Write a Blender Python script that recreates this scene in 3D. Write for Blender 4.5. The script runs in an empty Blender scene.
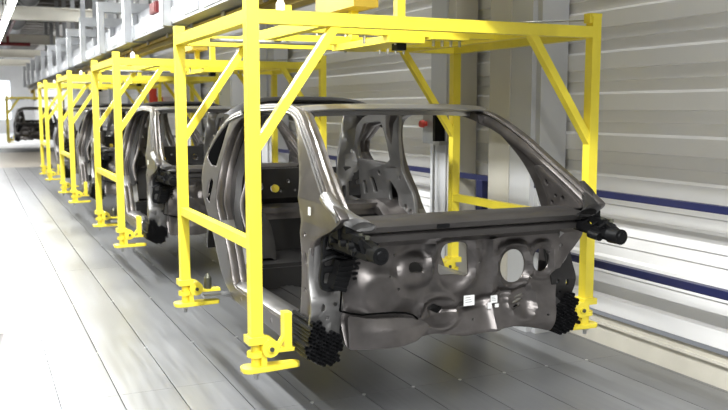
import bpy, bmesh, math, random
from mathutils import Vector, Matrix
from mathutils.geometry import tessellate_polygon
random.seed(7)
S = bpy.context.scene
COL = S.collection
PI = math.pi

# ------------------------------------------------------------------ camera
YAW, PITCH, FPX = -0.4318, 0.1132, 843.47
CAM = Vector((-1.24366, -4.01093, 1.63))
cd = bpy.data.cameras.new('camera'); cam = bpy.data.objects.new('camera', cd); COL.objects.link(cam)
cd.sensor_width = 36.0; cd.lens = FPX / 728.0 * 36.0; cd.clip_start = 0.05; cd.clip_end = 300
cam.location = CAM; cam.rotation_euler = (PI/2 - PITCH, 0, YAW)
cd.dof.use_dof = True; cd.dof.focus_distance = 5.2; cd.dof.aperture_fstop = 3.2
S.camera = cam
_fw = Vector((-math.sin(YAW), math.cos(YAW), 0)); _rt = Vector((math.cos(YAW), math.sin(YAW), 0)); _up = Vector((0, 0, 1))
_f = _fw*math.cos(PITCH) - _up*math.sin(PITCH); _u = _up*math.cos(PITCH) + _fw*math.sin(PITCH)
def at(px, py, axis, val):
    """measured photo pixel -> point on the real plane axis=val"""
    d = _f + _rt*((px-364)/FPX) - _u*((py-205)/FPX)
    return CAM + d*((val-CAM[axis])/d[axis])
def xz(pts, Y): return [(at(x, y, 1, Y)[0], at(x, y, 1, Y)[2]) for x, y in pts]

# ------------------------------------------------------------------ materials
def mat(name, base, metal=0.0, rough=0.5, var=0.0, scale=8.0, rvar=0.0, emit=None, coat=0.0, bump=0.0, stretch=None, spec=0.5):
    m = bpy.data.materials.new(name); m.use_nodes = True
    nt = m.node_tree; b = nt.nodes['Principled BSDF']
    b.inputs['Base Color'].default_value = (*base, 1); b.inputs['Metallic'].default_value = metal
    b.inputs['Roughness'].default_value = rough; b.inputs['Coat Weight'].default_value = coat
    b.inputs['Specular IOR Level'].default_value = spec
    if emit: b.inputs['Emission Color'].default_value = (*emit[0], 1); b.inputs['Emission Strength'].default_value = emit[1]
    if var or rvar or bump:
        tc = nt.nodes.new('ShaderNodeTexCoord'); mp = nt.nodes.new('ShaderNodeMapping'); n = nt.nodes.new('ShaderNodeTexNoise')
        nt.links.new(tc.outputs['Object'], mp.inputs['Vector']); nt.links.new(mp.outputs['Vector'], n.inputs['Vector'])
        if stretch: mp.inputs['Scale'].default_value = stretch
        n.inputs['Scale'].default_value = scale; n.inputs['Detail'].default_value = 5
        if var:
            r = nt.nodes.new('ShaderNodeValToRGB')
            r.color_ramp.elements[0].position = .3; r.color_ramp.elements[1].position = .7
            r.color_ramp.elements[0].color = (*[c*(1-var) for c in base], 1); r.color_ramp.elements[1].color = (*[min(1, c*(1+var)) for c in base], 1)
            nt.links.new(n.outputs['Fac'], r.inputs['Fac']); nt.links.new(r.outputs['Color'], b.inputs['Base Color'])
        if rvar:
            mr = nt.nodes.new('ShaderNodeMapRange'); mr.inputs['To Min'].default_value = max(.02, rough-rvar); mr.inputs['To Max'].default_value = rough+rvar
            nt.links.new(n.outputs['Fac'], mr.inputs['Value']); nt.links.new(mr.outputs['Result'], b.inputs['Roughness'])
        if bump:
            bp = nt.nodes.new('ShaderNodeBump'); bp.inputs['Strength'].default_value = bump; bp.inputs['Distance'].default_value = .01
            nt.links.new(n.outputs['Fac'], bp.inputs['Height']); nt.links.new(bp.outputs['Normal'], b.inputs['Normal'])
    return m
M = {}
M['yellow'] = mat('yellow_paint', (.83, .68, .05), 0, .40, .05, 6, .06)
M['ochre'] = mat('ochre_paint', (.36, .255, .03), 0, .5, .12, 5)
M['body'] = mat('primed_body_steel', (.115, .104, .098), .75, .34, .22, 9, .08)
M['bodyl'] = mat('pale_lit_body_steel', (.22, .213, .205), .75, .34, .12, 9, .07)  # paler body steel; also paints light onto right-hand inner panels
M['bodyd'] = mat('dark_shaded_body_steel', (.024, .0225, .0215), .5, .44, .12, 7, .06)  # darker body steel; also paints shade onto single parts of mirrored pairs
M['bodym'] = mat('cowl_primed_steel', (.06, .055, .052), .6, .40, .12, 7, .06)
M['black'] = mat('black_plastic', (.004, .004, .0043), 0, .5, .1, 20, spec=.16)
M['foam'] = mat('black_honeycomb_plastic', (.006, .006, .0065), 0, .5, spec=.16)
M['white'] = mat('white_label_paper', (.85, .85, .82), 0, .6)
M['ink'] = mat('grey_label_print', (.30, .30, .30), 0, .6)
M['steel'] = mat('bare_steel', (.45, .45, .44), .9, .35, .1, 12)
M['pin'] = mat('dark_pin_steel', (.10, .10, .075), .6, .4, .1, 12)
M['seal_shade'] = mat('black_sealer_and_shade', (.003, .003, .003), 0, 1.0, spec=.0)  # black of the sealer bead and of shade painted into openings
M['wall'] = mat('wall_cladding_paint', (.80, .785, .76), 0, .42, .02, 1.5)
M['kerb'] = mat('kerb_concrete', (.66, .62, .52), 0, .7, .06, 5)
M['blue'] = mat('navy_rail_paint', (.012, .015, .062), 0, .4, .06, 8)
M['colA'] = mat('beige_column_paint', (.50, .475, .41), 0, .55, .03, 3)
M['colB'] = mat('grey_column_paint', (.50, .50, .50), 0, .5, .03, 3)
M['galv'] = mat('galvanised_sheet', (.36, .37, .38), .35, .42, .12, 4, .05)
M['whitebox'] = mat('white_cabinet_paint', (.82, .82, .82), 0, .45, .02, 3)
M['beam'] = mat('cream_beam_paint', (.82, .79, .70), 0, .6, .04, 2)
M['roof'] = mat('roof_deck', (.22, .205, .19), 0, .7, .25, 1.2)
M['duct'] = mat('duct_dark', (.10, .095, .10), .3, .5, .3, 2)
M['redb'] = mat('bright_red_paint', (.62, .05, .025), 0, .4, .04, 5)
M['header'] = mat('header_lit_steel', (.36, .35, .34), .8, .30, .02, 9, .02)  # lighter body steel, lamp reflection put into the header colour
M['red'] = mat('red_paint', (.16, .012, .012), 0, .45, .06, 5)
M['redk'] = mat('red_knob', (.60, .05, .03), 0, .4, .04, 9)
M['cream'] = mat('cream_card', (.80, .70, .62), 0, .7, .04, 6)
M['lamp'] = mat('lamp_tube', (1, 1, 1), 0, .5, emit=((1, .98, .95), 22))
M['sky'] = mat('daylight_glass', (.9, .95, 1), 0, .3, emit=((.90, .95, 1.0), 2.2))
M['conc'] = mat('tan_concrete', (.42, .38, .32), 0, .45, .06, 2)
M['dark_floor'] = mat('dark_grey_floor', (.10, .10, .10), .3, .5, .1, 3)
M['hall'] = mat('hall_wall_paint', (.75, .75, .75), 0, .6, .03, 1)
M['yplug'] = mat('yellow_plug', (.75, .58, .05), 0, .5)
M['bolt'] = mat('bolt_zinc', (.75, .75, .74), .9, .3)

def deck_material():
    m = bpy.data.materials.new('aluminium_deck'); m.use_nodes = True
    nt = m.node_tree; b = nt.nodes['Principled BSDF']; N = nt.nodes.new; L = nt.links.new
    tc = N('ShaderNodeTexCoord'); mp = N('ShaderNodeMapping'); mp.inputs['Scale'].default_value = (9, .35, 1)
    n = N('ShaderNodeTexNoise'); n.inputs['Scale'].default_value = 3; n.inputs['Detail'].default_value = 6
    n2 = N('ShaderNodeTexNoise'); n2.inputs['Scale'].default_value = 1.1; n2.inputs['Detail'].default_value = 4
    L(tc.outputs['Object'], mp.inputs['Vector']); L(mp.outputs['Vector'], n.inputs['Vector']); L(tc.outputs['Object'], n2.inputs['Vector'])
    mx = N('ShaderNodeMix'); mx.data_type = 'FLOAT'; mx.inputs[0].default_value = .45
    L(n.outputs['Fac'], mx.inputs[2]); L(n2.outputs['Fac'], mx.inputs[3])
    # each plank its own slight tone: planks are 0.32 m wide
    sx = N('ShaderNodeSeparateXYZ'); L(tc.outputs['Object'], sx.inputs[0])
    a = N('ShaderNodeMath'); a.operation = 'MULTIPLY_ADD'; a.inputs[1].default_value = 1/.32; a.inputs[2].default_value = .75 + 30
    fl = N('ShaderNodeMath'); fl.operation = 'FLOOR'; L(sx.outputs[0], a.inputs[0]); L(a.outputs[0], fl.inputs[0])
    wn = N('ShaderNodeTexWhiteNoise'); wn.noise_dimensions = '1D'; L(fl.outputs[0], wn.inputs['W'])
    ad = N('ShaderNodeMath'); ad.operation = 'MULTIPLY_ADD'; ad.inputs[1].default_value = .31; L(wn.outputs['Value'], ad.inputs[0]); L(mx.outputs[0], ad.inputs[2])
    r = N('ShaderNodeValToRGB'); r.color_ramp.elements[0].position = .35; r.color_ramp.elements[1].position = .85
    r.color_ramp.elements[0].color = (.18, .181, .184, 1); r.color_ramp.elements[1].color = (.285, .287, .29, 1)
    L(ad.outputs[0], r.inputs['Fac']); L(r.outputs['Color'], b.inputs['Base Color'])
    mr = N('ShaderNodeMapRange'); mr.inputs['From Min'].default_value = .3; mr.inputs['From Max'].default_value = .75
    mr.inputs['To Min'].default_value = .27; mr.inputs['To Max'].default_value = .42
    L(mx.outputs[0], mr.inputs['Value']); L(mr.outputs['Result'], b.inputs['Roughness'])
    b.inputs['Metallic'].default_value = .55
    return m
M['deck'] = deck_material()

# ------------------------------------------------------------------ mesh helpers
def link(name, bm, material, parent=None, origin=None, smooth=True, bevel=0):
    """one mesh object; coordinates in bm are scene/carrier coordinates, origin is subtracted"""
    if bevel:
        es = [e for e in bm.edges if len(e.link_faces) == 2 and e.calc_face_angle(0) > .6]
        bmesh.ops.bevel(bm, geom=es, offset=bevel, segments=2, profile=.6, affect='EDGES')
    bmesh.ops.recalc_face_normals(bm, faces=bm.faces)
    if origin is not None: bmesh.ops.translate(bm, verts=bm.verts, vec=-Vector(origin))
    me = bpy.data.meshes.new(name); bm.to_mesh(me); bm.free()
    ms = material if isinstance(material, (list, tuple)) else [material]
    for k in ms: me.materials.append(k)
    if smooth:
        for p in me.polygons: p.use_smooth = True
        me.set_sharp_from_angle(angle=math.radians(32))
    o = bpy.data.objects.new(name, me); COL.objects.link(o)
    if parent: o.parent = parent
    return o
def B(): return bmesh.new()
def box(bm, a, b, mi=0):
    x0, y0, z0 = a; x1, y1, z1 = b
    v = [bm.verts.new(p) for p in ((x0,y0,z0),(x1,y0,z0),(x1,y1,z0),(x0,y1,z0),(x0,y0,z1),(x1,y0,z1),(x1,y1,z1),(x0,y1,z1))]
    for q in ((0,3,2,1),(4,5,6,7),(0,1,5,4),(1,2,6,5),(2,3,7,6),(3,0,4,7)): bm.faces.new([v[i] for i in q]).material_index = mi
def bar(bm, p, q, w, h=None, up=(0,0,1), mi=0):
    """rectangular bar between two points"""
    h = h or w; p, q = Vector(p), Vector(q); d = (q-p).normalized(); u = Vector(up)
    if abs(d.dot(u)) > .98: u = Vector((0,1,0))
    s = d.cross(u).normalized(); t = s.cross(d).normalized()
    R = [[bm.verts.new(c + s*(w/2*a) + t*(h/2*b)) for a, b in ((-1,-1),(1,-1),(1,1),(-1,1))] for c in (p, q)]
    bm.faces.new(R[0][::-1]).material_index = mi; bm.faces.new(R[1]).material_index = mi
    for i in range(4): bm.faces.new((R[0][i], R[0][(i+1)%4], R[1][(i+1)%4], R[1][i])).material_index = mi
def cyl(bm, p, q, r, r2=None, n=16, mi=0):
    p, q = Vector(p), Vector(q); r2 = r if r2 is None else r2; d = (q-p).normalized()
    u = Vector((0,0,1)) if abs(d.z) < .9 else Vector((1,0,0)); s = d.cross(u).normalized(); t = s.cross(d)
    A = [bm.verts.new(p + (s*math.cos(k*2*PI/n) + t*math.sin(k*2*PI/n))*r) for k in range(n)]
    C = [bm.verts.new(q + (s*math.cos(k*2*PI/n) + t*math.sin(k*2*PI/n))*r2) for k in range(n)]
    bm.faces.new(A[::-1]).material_index = mi; bm.faces.new(C).material_index = mi
    for i in range(n): bm.faces.new((A[i], A[(i+1)%n], C[(i+1)%n], C[i])).material_index = mi
def tube(bm, pts, r, n=8):
    pts = [Vector(p) for p in pts]; rings = []
    for i, p in enumerate(pts):
        d = (pts[min(i+1, len(pts)-1)] - pts[max(i-1, 0)]).normalized()
        u = Vector((0,0,1)) if abs(d.z) < .9 else Vector((1,0,0)); s = d.cross(u).normalized(); t = s.cross(d)
        rings.append([p + (s*math.cos(k*2*PI/n) + t*math.sin(k*2*PI/n))*r for k in range(n)])
    loft(bm, rings)
def loft(bm, rings, cap=True, mi=0):
    V = [[bm.verts.new(p) for p in r] for r in rings]; n = len(V[0])
    for a, b in zip(V, V[1:]):
        for i in range(n): bm.faces.new((a[i], a[(i+1)%n], b[(i+1)%n], b[i])).material_index = mi
    if cap: bm.faces.new(V[0][::-1]).material_index = mi; bm.faces.new(V[-1]).material_index = mi
def crom(pts, n=6):
    """closed smooth curve through the points"""
    out = []; k = len(pts)
    for i in range(k):
        p0, p1, p2, p3 = (Vector(pts[(i+j) % k]) for j in (-1, 0, 1, 2))
        for s in range(n):
            t = s/n
            out.append(tuple(.5*((2*p1) + (p2-p0)*t + (2*p0-5*p1+4*p2-p3)*t*t + (3*p1-p0-3*p2+p3)*t*t*t)))
    return out
def rnd(pts, r, n=5):
    """polygon with rounded corners"""
    out = []; k = len(pts)
    for i in range(k):
        a, b, c = Vector(pts[i-1]), Vector(pts[i]), Vector(pts[(i+1)%k])
        e = min(r, (a-b).length*.45, (c-b).length*.45); p = b + (a-b).normalized()*e; q = b + (c-b).normalized()*e
        for s in range(n+1):
            t = s/n; out.append(tuple(p*(1-t)**2 + b*2*t*(1-t) + q*t*t))
    return out
def circ(cx, cy, rx, ry=None, n=20, rot=0):
    ry = ry or rx
    return [(cx + rx*math.cos(a)*math.cos(rot) - ry*math.sin(a)*math.sin(rot), cy + rx*math.cos(a)*math.sin(rot) + ry*math.sin(a)*math.cos(rot)) for a in (2*PI*k/n for k in range(n))]
def plate(outline, holes, thick, bev=.003, grid=None):
    """flat sheet (u,v) with holes, extruded along w and edge-rounded; returns a bmesh"""
    cu = bpy.data.curves.new('sheet', 'CURVE'); cu.dimensions = '2D'; cu.fill_mode = 'BOTH'
    cu.extrude = max(.0002, thick/2 - bev); cu.bevel_depth = bev; cu.bevel_resolution = 1; cu.offset = -bev
    for loop in [outline] + list(holes):
        sp = cu.splines.new('POLY'); sp.points.add(len(loop)-1); sp.use_cyclic_u = True
        for p, q in zip(sp.points, loop): p.co = (q[0], q[1], 0, 1)
    o = bpy.data.objects.new('sheet', cu); COL.objects.link(o)
    dg = bpy.context.evaluated_depsgraph_get(); me = bpy.data.meshes.new_from_object(o.evaluated_get(dg))
    bm = B(); bm.from_mesh(me); bpy.data.objects.remove(o); bpy.data.curves.remove(cu); bpy.data.meshes.remove(me)
    bmesh.ops.remove_doubles(bm, verts=bm.verts, dist=1e-5)
    if grid:
        for ax in (0, 1):
            lo = min(v.co[ax] for v in bm.verts); hi = max(v.co[ax] for v in bm.verts); k = int((hi-lo)/grid)
            for i in range(1, k+1):
                co = Vector((0,0,0)); co[ax] = lo + (hi-lo)*i/(k+1); no = Vector((0,0,0)); no[ax] = 1
                bmesh.ops.bisect_plane(bm, geom=bm.verts[:]+bm.edges[:]+bm.faces[:], dist=1e-6, plane_co=co, plane_no=no)
    return bm
def warp(bm, fn):
    for v in bm.verts: v.co = fn(v.co.x, v.co.y, v.co.z)
    return bm
def tag(o, label, cat, group=None, kind=None):
    o['label'] = label; o['category'] = cat
    if group: o['group'] = group
    if kind: o['kind'] = kind
    return o
def empty(name, loc, label, cat, group=None):
    o = bpy.data.objects.new(name, None); COL.objects.link(o); o.location = loc; o.empty_display_size = .2
    return tag(o, label, cat, group)
def struct(name, bm, m, smooth=False, bevel=0, label=None, cat=None):
    o = link(name, bm, m, smooth=smooth, bevel=bevel); o['kind'] = 'structure'
    if label: o['label'] = label; o['category'] = cat
    return o
def copy_tree(o, parent=None):
    c = o.copy(); COL.objects.link(c)
    if parent: c.parent = parent
    for ch in list(o.children): copy_tree(ch, c)
    return c

# ------------------------------------------------------------------ the car body shell
XC = 1.045
BO = Vector((XC, .85, .345))          # base of the nearest body
def make_body():
    root = empty('car_body', BO, '', 'car body')
    def part(name, bm, m, parent=None, **k):
        if name in ('side_frame', 'door_flange', 'pillar_seam', 'windscreen_pillar', 'pillar_gusset', 'pillar_foot'):
            for v in bm.verts:                     # the right-hand pillar of the car flares a little at its waist
                if v.co.x < XC: v.co.x -= .042*max(0, min(1, (v.co.z-1.06)/.12))*max(0, min(1, (.62-v.co.y)/.4))
        return link(name, bm, m, parent or root, BO, **k)
    def pair(name, build, m, sides=(-1, 1), **k):
        res = []
        for s in sides:
            bm = build()
            if s > 0:
                for v in bm.verts: v.co.x = 2*XC - v.co.x
            res.append(part(name, bm, m, **k))
        return res
    tilt = lambda z: .27*max(0, z-1.0) + .05*max(0, z-1.45)
    # ---- side frames (Y,z) outlines
    outer = [(-.10,.385),(-.125,.62),(-.13,.86),(-.19,.98),(-.36,1.055),(-.47,1.11),(-.46,1.15),(-.29,1.243),(-.13,1.338),(.06,1.458),(.20,1.532),(.34,1.592),(.50,1.632),(.68,1.652),
             (.95,1.664),(1.2,1.66),(1.45,1.644),(1.75,1.606),(1.92,1.565),(2.07,1.47),(2.18,1.36),(2.25,1.255),(2.20,1.12),(2.03,.99),(1.88,.85),(1.76,.74),(1.65,.60),(1.55,.50),(1.40,.43),(1.24,.385),(.6,.38)]
    inner = [(.06,.50),(.02,.62),(.0,.80),(.01,.94),(.05,1.08),(.075,1.20),(.15,1.325),(.28,1.445),(.42,1.535),(.58,1.588),(.85,1.612),(1.15,1.612),(1.38,1.598),(1.60,1.55),(1.71,1.45),(1.755,1.30),(1.74,1.16),(1.66,.98),(1.55,.85),(1.42,.74),(1.35,.63),(1.29,.52),(1.18,.475),(.60,.475),(.15,.475)]
    quarter = [(1.835,1.54),(1.95,1.49),(2.10,1.38),(2.185,1.30),(2.17,1.265),(2.02,1.225),(1.885,1.225),(1.85,1.38)]
    slot = [(1.84,.97),(1.93,.99),(1.96,1.11),(1.92,1.14),(1.85,1.11)]
    fo, fi, fq = crom(outer, 5), crom(inner, 5), rnd(quarter, .015)
    def rear_curl(y): return 0.0     # the rear corner wraps inwards
    def side(x0, th, o, hs):
        def f():
            bm = plate(o, hs, th, .006, .06)
            return warp(bm, lambda u, v, w: Vector((x0 + w + tilt(v) + rear_curl(u), u, v)))
        return f
    small = [circ(-.065,.88,.008,.028), circ(-.06,.72,.007), circ(-.05,1.00,.009), circ(1.70,.86,.012), circ(1.9,1.02,.014), circ(.5,.43,.012), circ(.25,.43,.012), circ(.8,.43,.012), circ(1.1,.43,.012)]
    fq2 = rnd([(1.79,1.535),(2.05,1.50),(2.34,1.37),(2.41,1.27),(2.36,1.21),(1.86,1.20),(1.80,1.24),(1.79,1.38)], .02)
    far = {(1.92,1.565):(2.02,1.575),(2.07,1.47):(2.28,1.49),(2.18,1.36):(2.42,1.37),(2.25,1.255):(2.48,1.25),(2.20,1.12):(2.42,1.1),(2.03,.99):(2.15,.96)}
    fo2 = crom([far.get(p, p) for p in outer], 5)
    frames = pair('side_frame', side(.275, .05, fo, [fi, fq, rnd(slot, .02)] + small), M['body'], sides=(-1,)) + pair('side_frame', side(.275, .05, fo2, [fi, fq2, rnd(slot, .02)] + small), M['body'], sides=(1,))
    # inner skin: wider ring standing deeper in the body, makes the stepped door flange
    def shrink(pts, d):
        out = []; k = len(pts); cx = sum(p[0] for p in pts)/k; cy = sum(p[1] for p in pts)/k
        for i in range(k):
            a, b = Vector(pts[i-2]), Vector(pts[(i+2) % k]); t = (b-a).normalized(); n = Vector((-t.y, t.x)); c = Vector((cx, cy))-Vector(pts[i])
            if n.dot(c) < 0: n = -n
            out.append(tuple(Vector(pts[i]) + n*d))
        return out
    flange_in = [(y - .09*max(0, min(1, (z-1.0)/.1))*max(0, min(1, (.55-y)/.3)), z) for y, z in shrink(fi, .012)]; flange_out = shrink(fo, .03)
    for s, fr in zip((-1, 1), frames):
        bm = side(.325, .05, flange_out if s < 0 else shrink(fo2, .025), [flange_in, rnd(shrink(quarter, .01), .03) if s < 0 else shrink(fq2, .006)])()
        if s > 0:
            for v in bm.verts: v.co.x = 2*XC - v.co.x
        bmesh.ops.delete(bm, geom=[v for v in bm.verts if v.co.y < .40 and v.co.z > 1.03], context='VERTS')
        bmesh.ops.holes_fill(bm, edges=[e for e in bm.edges if e.is_boundary], sides=0)
        part('door_flange', bm, M['body'], fr)
        # raised seam beads running down the roof rail and pillar
        bm = B()
        for off, xx in ((.022, .262), (.040, .258)):
            q = [fo[i] for i in range(5*5, 18*5)]; q2 = shrink(fo, off)[5*5:18*5]
            tube(bm, [(xx + tilt(p[1]) - .012, p[0], p[1]) for p in q2], .006, 6)
        if s > 0:
            for v in bm.verts: v.co.x = 2*XC - v.co.x
        part('pillar_seam', bm, M['bodyl'], fr)
    # front-facing pillar skin (fills between outer and inner plates on the windscreen side)
    def pillar():
        bm = B(); rings = []
        P = [(-.45,1.125),(-.29,1.232),(-.13,1.328),(.06,1.446),(.20,1.52),(.34,1.578),(.47,1.612)]
        for i, (y, z) in enumerate(P):
            a = Vector(P[max(i-1,0)]); b = Vector(P[min(i+1,len(P)-1)]); t = (b-a).normalized(); n = Vector((-t.y, t.x))
            w = .050 - .010*min(1, i/3); x = .275 + tilt(z)
            ring = []
            for dx, dn in ((0,.010),(.010,.017),(.026,.016),(.032,.004),(.042,.004),(.048,.012),(w*.72,.006),(w*.78,-.006),(w,-.020),(w,-.045),(.03,-.07),(0,-.07)):
                ring.append(Vector((x+dx, y+n.x*dn, z+n.y*dn)))
            rings.append(ring)
        loft(bm, rings); return bm
    pair('windscreen_pillar', pillar, M['body'])
    def foot():
        bm = B(); rings = []
        for y, z, x, a in ((-.30,1.215,.305,.030),(-.37,1.175,.315,.040),(-.43,1.135,.335,.052),(-.47,1.105,.365,.060),(-.475,1.085,.395,.056),(-.46,1.075,.42,.040)):
            rings.append([Vector((x+a*c, y-.012*s, z+.022*s)) for c, s in ((-1,-.5),(-.6,-1),(.6,-1),(1,-.5),(1,.3),(.6,.9),(0,1.15),(-.6,.9),(-1,.3))])
        loft(bm, rings); return bm
    fts = pair('pillar_foot', foot, M['bodyl']); fts[1].data.materials[0] = M['bodyd']  # left foot painted lit, right foot painted in shade
    def gusset():
        bm = plate(rnd([(-.42,1.10),(-.12,1.06),(-.105,1.18),(-.04,1.31),(-.11,1.315),(-.33,1.17)], .03), [circ(-.16,1.11,.010), circ(-.20,1.15,.009), circ(-.26,1.145,.012), circ(-.14,1.22,.010,.018)], .03, .004, .05)
        return warp(bm, lambda u, v, w: Vector((.345 + w + tilt(v), u, v)))
    pair('pillar_gusset', gusset, M['body'])
    # hinge pillar: box section with front face
    def hinge():
        bm = B(); rings = []
        for z, y0, x1 in ((.385,-.10,.345),(.55,-.125,.35),(.75,-.135,.35),(.90,-.14,.345),(1.03,-.17,.345)):
            rings.append([Vector(p) for p in ((.262,y0-.01,z),(.30,y0-.022,z),(x1,y0-.03,z),(x1,y0+.14,z),(.262,y0+.14,z))])
        loft(bm, rings); return bm
    pair('hinge_pillar', hinge, M['bodyl'])
    # sills
    def sill():
        bm = B(); rings = []
        for y in (-.08, .0, .4, .8, 1.15, 1.30):
            rings.append([Vector((x, y, z)) for x, z in ((.255,.40),(.25,.44),(.262,.485),(.30,.505),(.37,.50),(.43,.47),(.43,.385),(.30,.375))])
        loft(bm, rings); return bm
    pair('sill', sill, M['bodyl'], bevel=.006)
    # wheel arch lip behind the door (bright curved panel)
    def lip():
        bm = B(); rings = []
        for y, z in ((1.18,.46),(1.30,.50),(1.36,.58),(1.40,.68),(1.47,.79),(1.56,.88)):
            rings.append([Vector((.262,y,z)), Vector((.40,y-.02,z)), Vector((.40,y+.10,z-.04)), Vector((.262,y+.10,z-.04))])
        loft(bm, rings); return bm
    pair('arch_panel', lip, M['bodyl'], bevel=.008)
    # inner rear quarter panels with window and slots
    def quarter_in():
        o = rnd([(1.42,.80),(1.50,1.0),(1.56,1.2),(1.52,1.45),(1.44,1.60),(1.9,1.58),(2.05,1.50),(2.16,1.30),(2.18,1.05),(2.12,.75)], .05)
        win = rnd([(1.70,1.54),(1.93,1.52),(2.09,1.36),(2.10,1.24),(1.75,1.215),(1.67,1.26)], .03)
        hs = [win, rnd([(1.95,.98),(1.99,.98),(2.0,1.10),(1.96,1.10)],.012), rnd([(2.05,.96),(2.085,.96),(2.09,1.06),(2.06,1.07)],.012), circ(1.86,1.14,.018), rnd([(1.62,.86),(1.72,.83),(1.76,1.0),(1.72,1.10),(1.64,1.02)], .03), circ(1.56,.90,.022), circ(1.60,1.12,.014), circ(1.5,.86,.02,.03)]
        bm = plate(o, hs, .03, .005, .05)
        return warp(bm, lambda u, v, w: Vector((.40 + .16*(u-1.5) + w + tilt(v)*.8 + .02*math.sin(u*14)*math.sin(v*11)*(v < 1.2) + rear_curl(u)*.6, u, v)))
    qps = pair('quarter_panel', quarter_in, M['body']); qps[1].data.materials[0] = M['bodyl']  # right panel paler: light put into its colour
    def reveal():
        bm = B()
        for loop, x0, x1 in ((shrink(quarter, -.004), .262, .42), (shrink(slot, -.002), .262, .33)):
            lp = rnd(loop, .03); V = []
            for x in (x0, x1): V.append([bm.verts.new((x + tilt(z) + rear_curl(y) - (.0 if x == x0 else .5*rear_curl(y)), y, z)) for y, z in lp])
            k = len(lp)
            for i in range(k): bm.faces.new((V[0][i], V[0][(i+1)%k], V[1][(i+1)%k], V[1][i]))
            # give the black reveal a real wall thickness
        bmesh.ops.solidify(bm, geom=bm.faces[:], thickness=.006)
        return bm
    def shade_sheet():
        bm = plate(rnd(shrink(quarter, .004), .03), [], .006, .002, .05)
        return warp(bm, lambda u, v, w: Vector((.257 + w + tilt(v) + rear_curl(u), u, v)))
    def slot_shade_sheet():
        bm = plate(rnd(shrink(slot, .002), .015), [], .006, .002, .05)
        return warp(bm, lambda u, v, w: Vector((.257 + w + tilt(v), u, v)))
    pair('slot_shade', slot_shade_sheet, M['seal_shade'], sides=(-1,))  # black sheet in the slot, stands in for its shade
    q_ = pair('quarter_shade', shade_sheet, M['seal_shade'], sides=(-1,))  # black sheet across the left window hole, painted shade of the interior
    pair('window_channel', reveal, M['seal_shade'], sides=(-1,))  # reveal walls black: shade of the deep frame painted in
    def dpost():
        o = rnd([(.39,.76),(.745,.74),(.735,.95),(.73,1.22),(.70,1.42),(.655,1.60),(.50,1.60),(.50,1.52),(.54,1.36),(.56,1.22),(.42,1.20)], .03)
        bm = plate(o, [rnd([(.60,.95),(.63,.94),(.635,1.06),(.605,1.06)],.012), rnd([(.66,.92),(.69,.91),(.695,1.02),(.665,1.03)],.012), circ(.52,1.13,.02), circ(.60,1.30,.014)], .03, .006, .05)
        return warp(bm, lambda u, v, w: Vector((u, 2.16 - w + .02*math.sin(u*31)*math.sin(v*17), v)))
    tps = pair('tailgate_post', dpost, M['body']); tps[1].data.materials[0] = M['bodyl']  # right post paler, with the light painted in
    def bpost():
        bm = B(); rings = []
        for y, z, w in ((1.44,.78,.17),(1.55,.95,.17),(1.61,1.15,.15),(1.60,1.35,.13),(1.54,1.52,.12),(1.46,1.60,.16)):
            x = .34 + tilt(z)
            rings.append([Vector((x, y, z)), Vector((x+.04, y-.01, z)), Vector((x+.075, y+.03, z)), Vector((x+.075, y+w*.75, z)), Vector((x, y+w*.75, z))])
        loft(bm, rings); return bm
    dps = pair('door_post', bpost, M['body'], bevel=.008); dps[0].data.materials[0] = M['bodyd']  # left post darkened, interior shade painted in
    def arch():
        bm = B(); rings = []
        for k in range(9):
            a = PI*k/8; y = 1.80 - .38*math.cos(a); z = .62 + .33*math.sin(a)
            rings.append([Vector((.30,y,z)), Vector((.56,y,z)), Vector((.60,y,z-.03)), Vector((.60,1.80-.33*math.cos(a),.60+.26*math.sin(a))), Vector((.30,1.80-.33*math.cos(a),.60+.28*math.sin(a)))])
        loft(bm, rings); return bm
    whs = pair('wheelhouse', arch, M['body']); whs[0].data.materials[0] = M['bodyd']  # left wheelhouse darkened: shade painted on, right one left lit
    # headers
    def header(y0, y1, z0, z1, xe, crown, bow, lip):
        bm = B(); rings = []
        for k in range(13):
            t = k/6 - 1; x = XC + t*xe; c = crown*(1-t**4); b = -bow*(1-t*t)
            rings.append([Vector((x, y+b, z+c)) for y, z in ((y0+.09,z0+.012),(y0+.004,z1-.036),(y0,z1-.028),(y0+.035,z1-.008),(y0+.09,z1),(y1,z1-.005),(y1+.02,z0+.02),(y1-.02,z0-lip),(y0+.10,z0-lip))])
        loft(bm, rings); return bm
    part('windscreen_header', header(.44, .66, 1.592, 1.648, .605, .014, .07, .012), M['header'])
    part('rear_header', header(1.86, 2.02, 1.535, 1.60, .63, .125, -.10, .05), M['bodyd'])
    part('roof_bow', header(1.42, 1.54, 1.60, 1.645, .64, .02, 0, .01), M['bodyd'])
    # cowl
    bm = B(); rings = []
    for k in range(17):
        t = k/8 - 1; x = XC + t*.70; b = -.035*(1-t*t) ; zz = .006*(1-t*t)
        rings.append([Vector((x, y+b, z+zz)) for y, z in ((-.36,.985),(-.385,.99),(-.39,1.02),(-.375,1.03),(-.40,1.04),(-.405,1.066),(-.385,1.082),(-.33,1.094),(-.18,1.092),(-.10,1.07),(-.10,1.04),(-.20,1.03),(-.30,.985))])
    loft(bm, rings); cow = part('cowl_beam', bm, M['bodym'])
    bm = B()
    box(bm, (.80,-.437,1.048), (.87,-.42,1.07)); part('cowl_clip', bm, M['black'], cow)
    # ---- firewall
    FY = -.16
    P = lambda pts: xz(pts, FY)
    fw = P([(341,246),(356,241),(400,238),(450,235),(520,230),(584,225),(582,236),(567,255),(558,270),(552,288),(547,312),(543,328),(527,325),(509,324),(480,330),(460,334),(430,331),(407,337),(390,341),(362,344),(341,346),(340,310),(345,264)])
    fw = rnd(fw, .03, 4)
    ctr = lambda x, y: xz([(x, y)], FY)[0]
    e = {}
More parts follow.
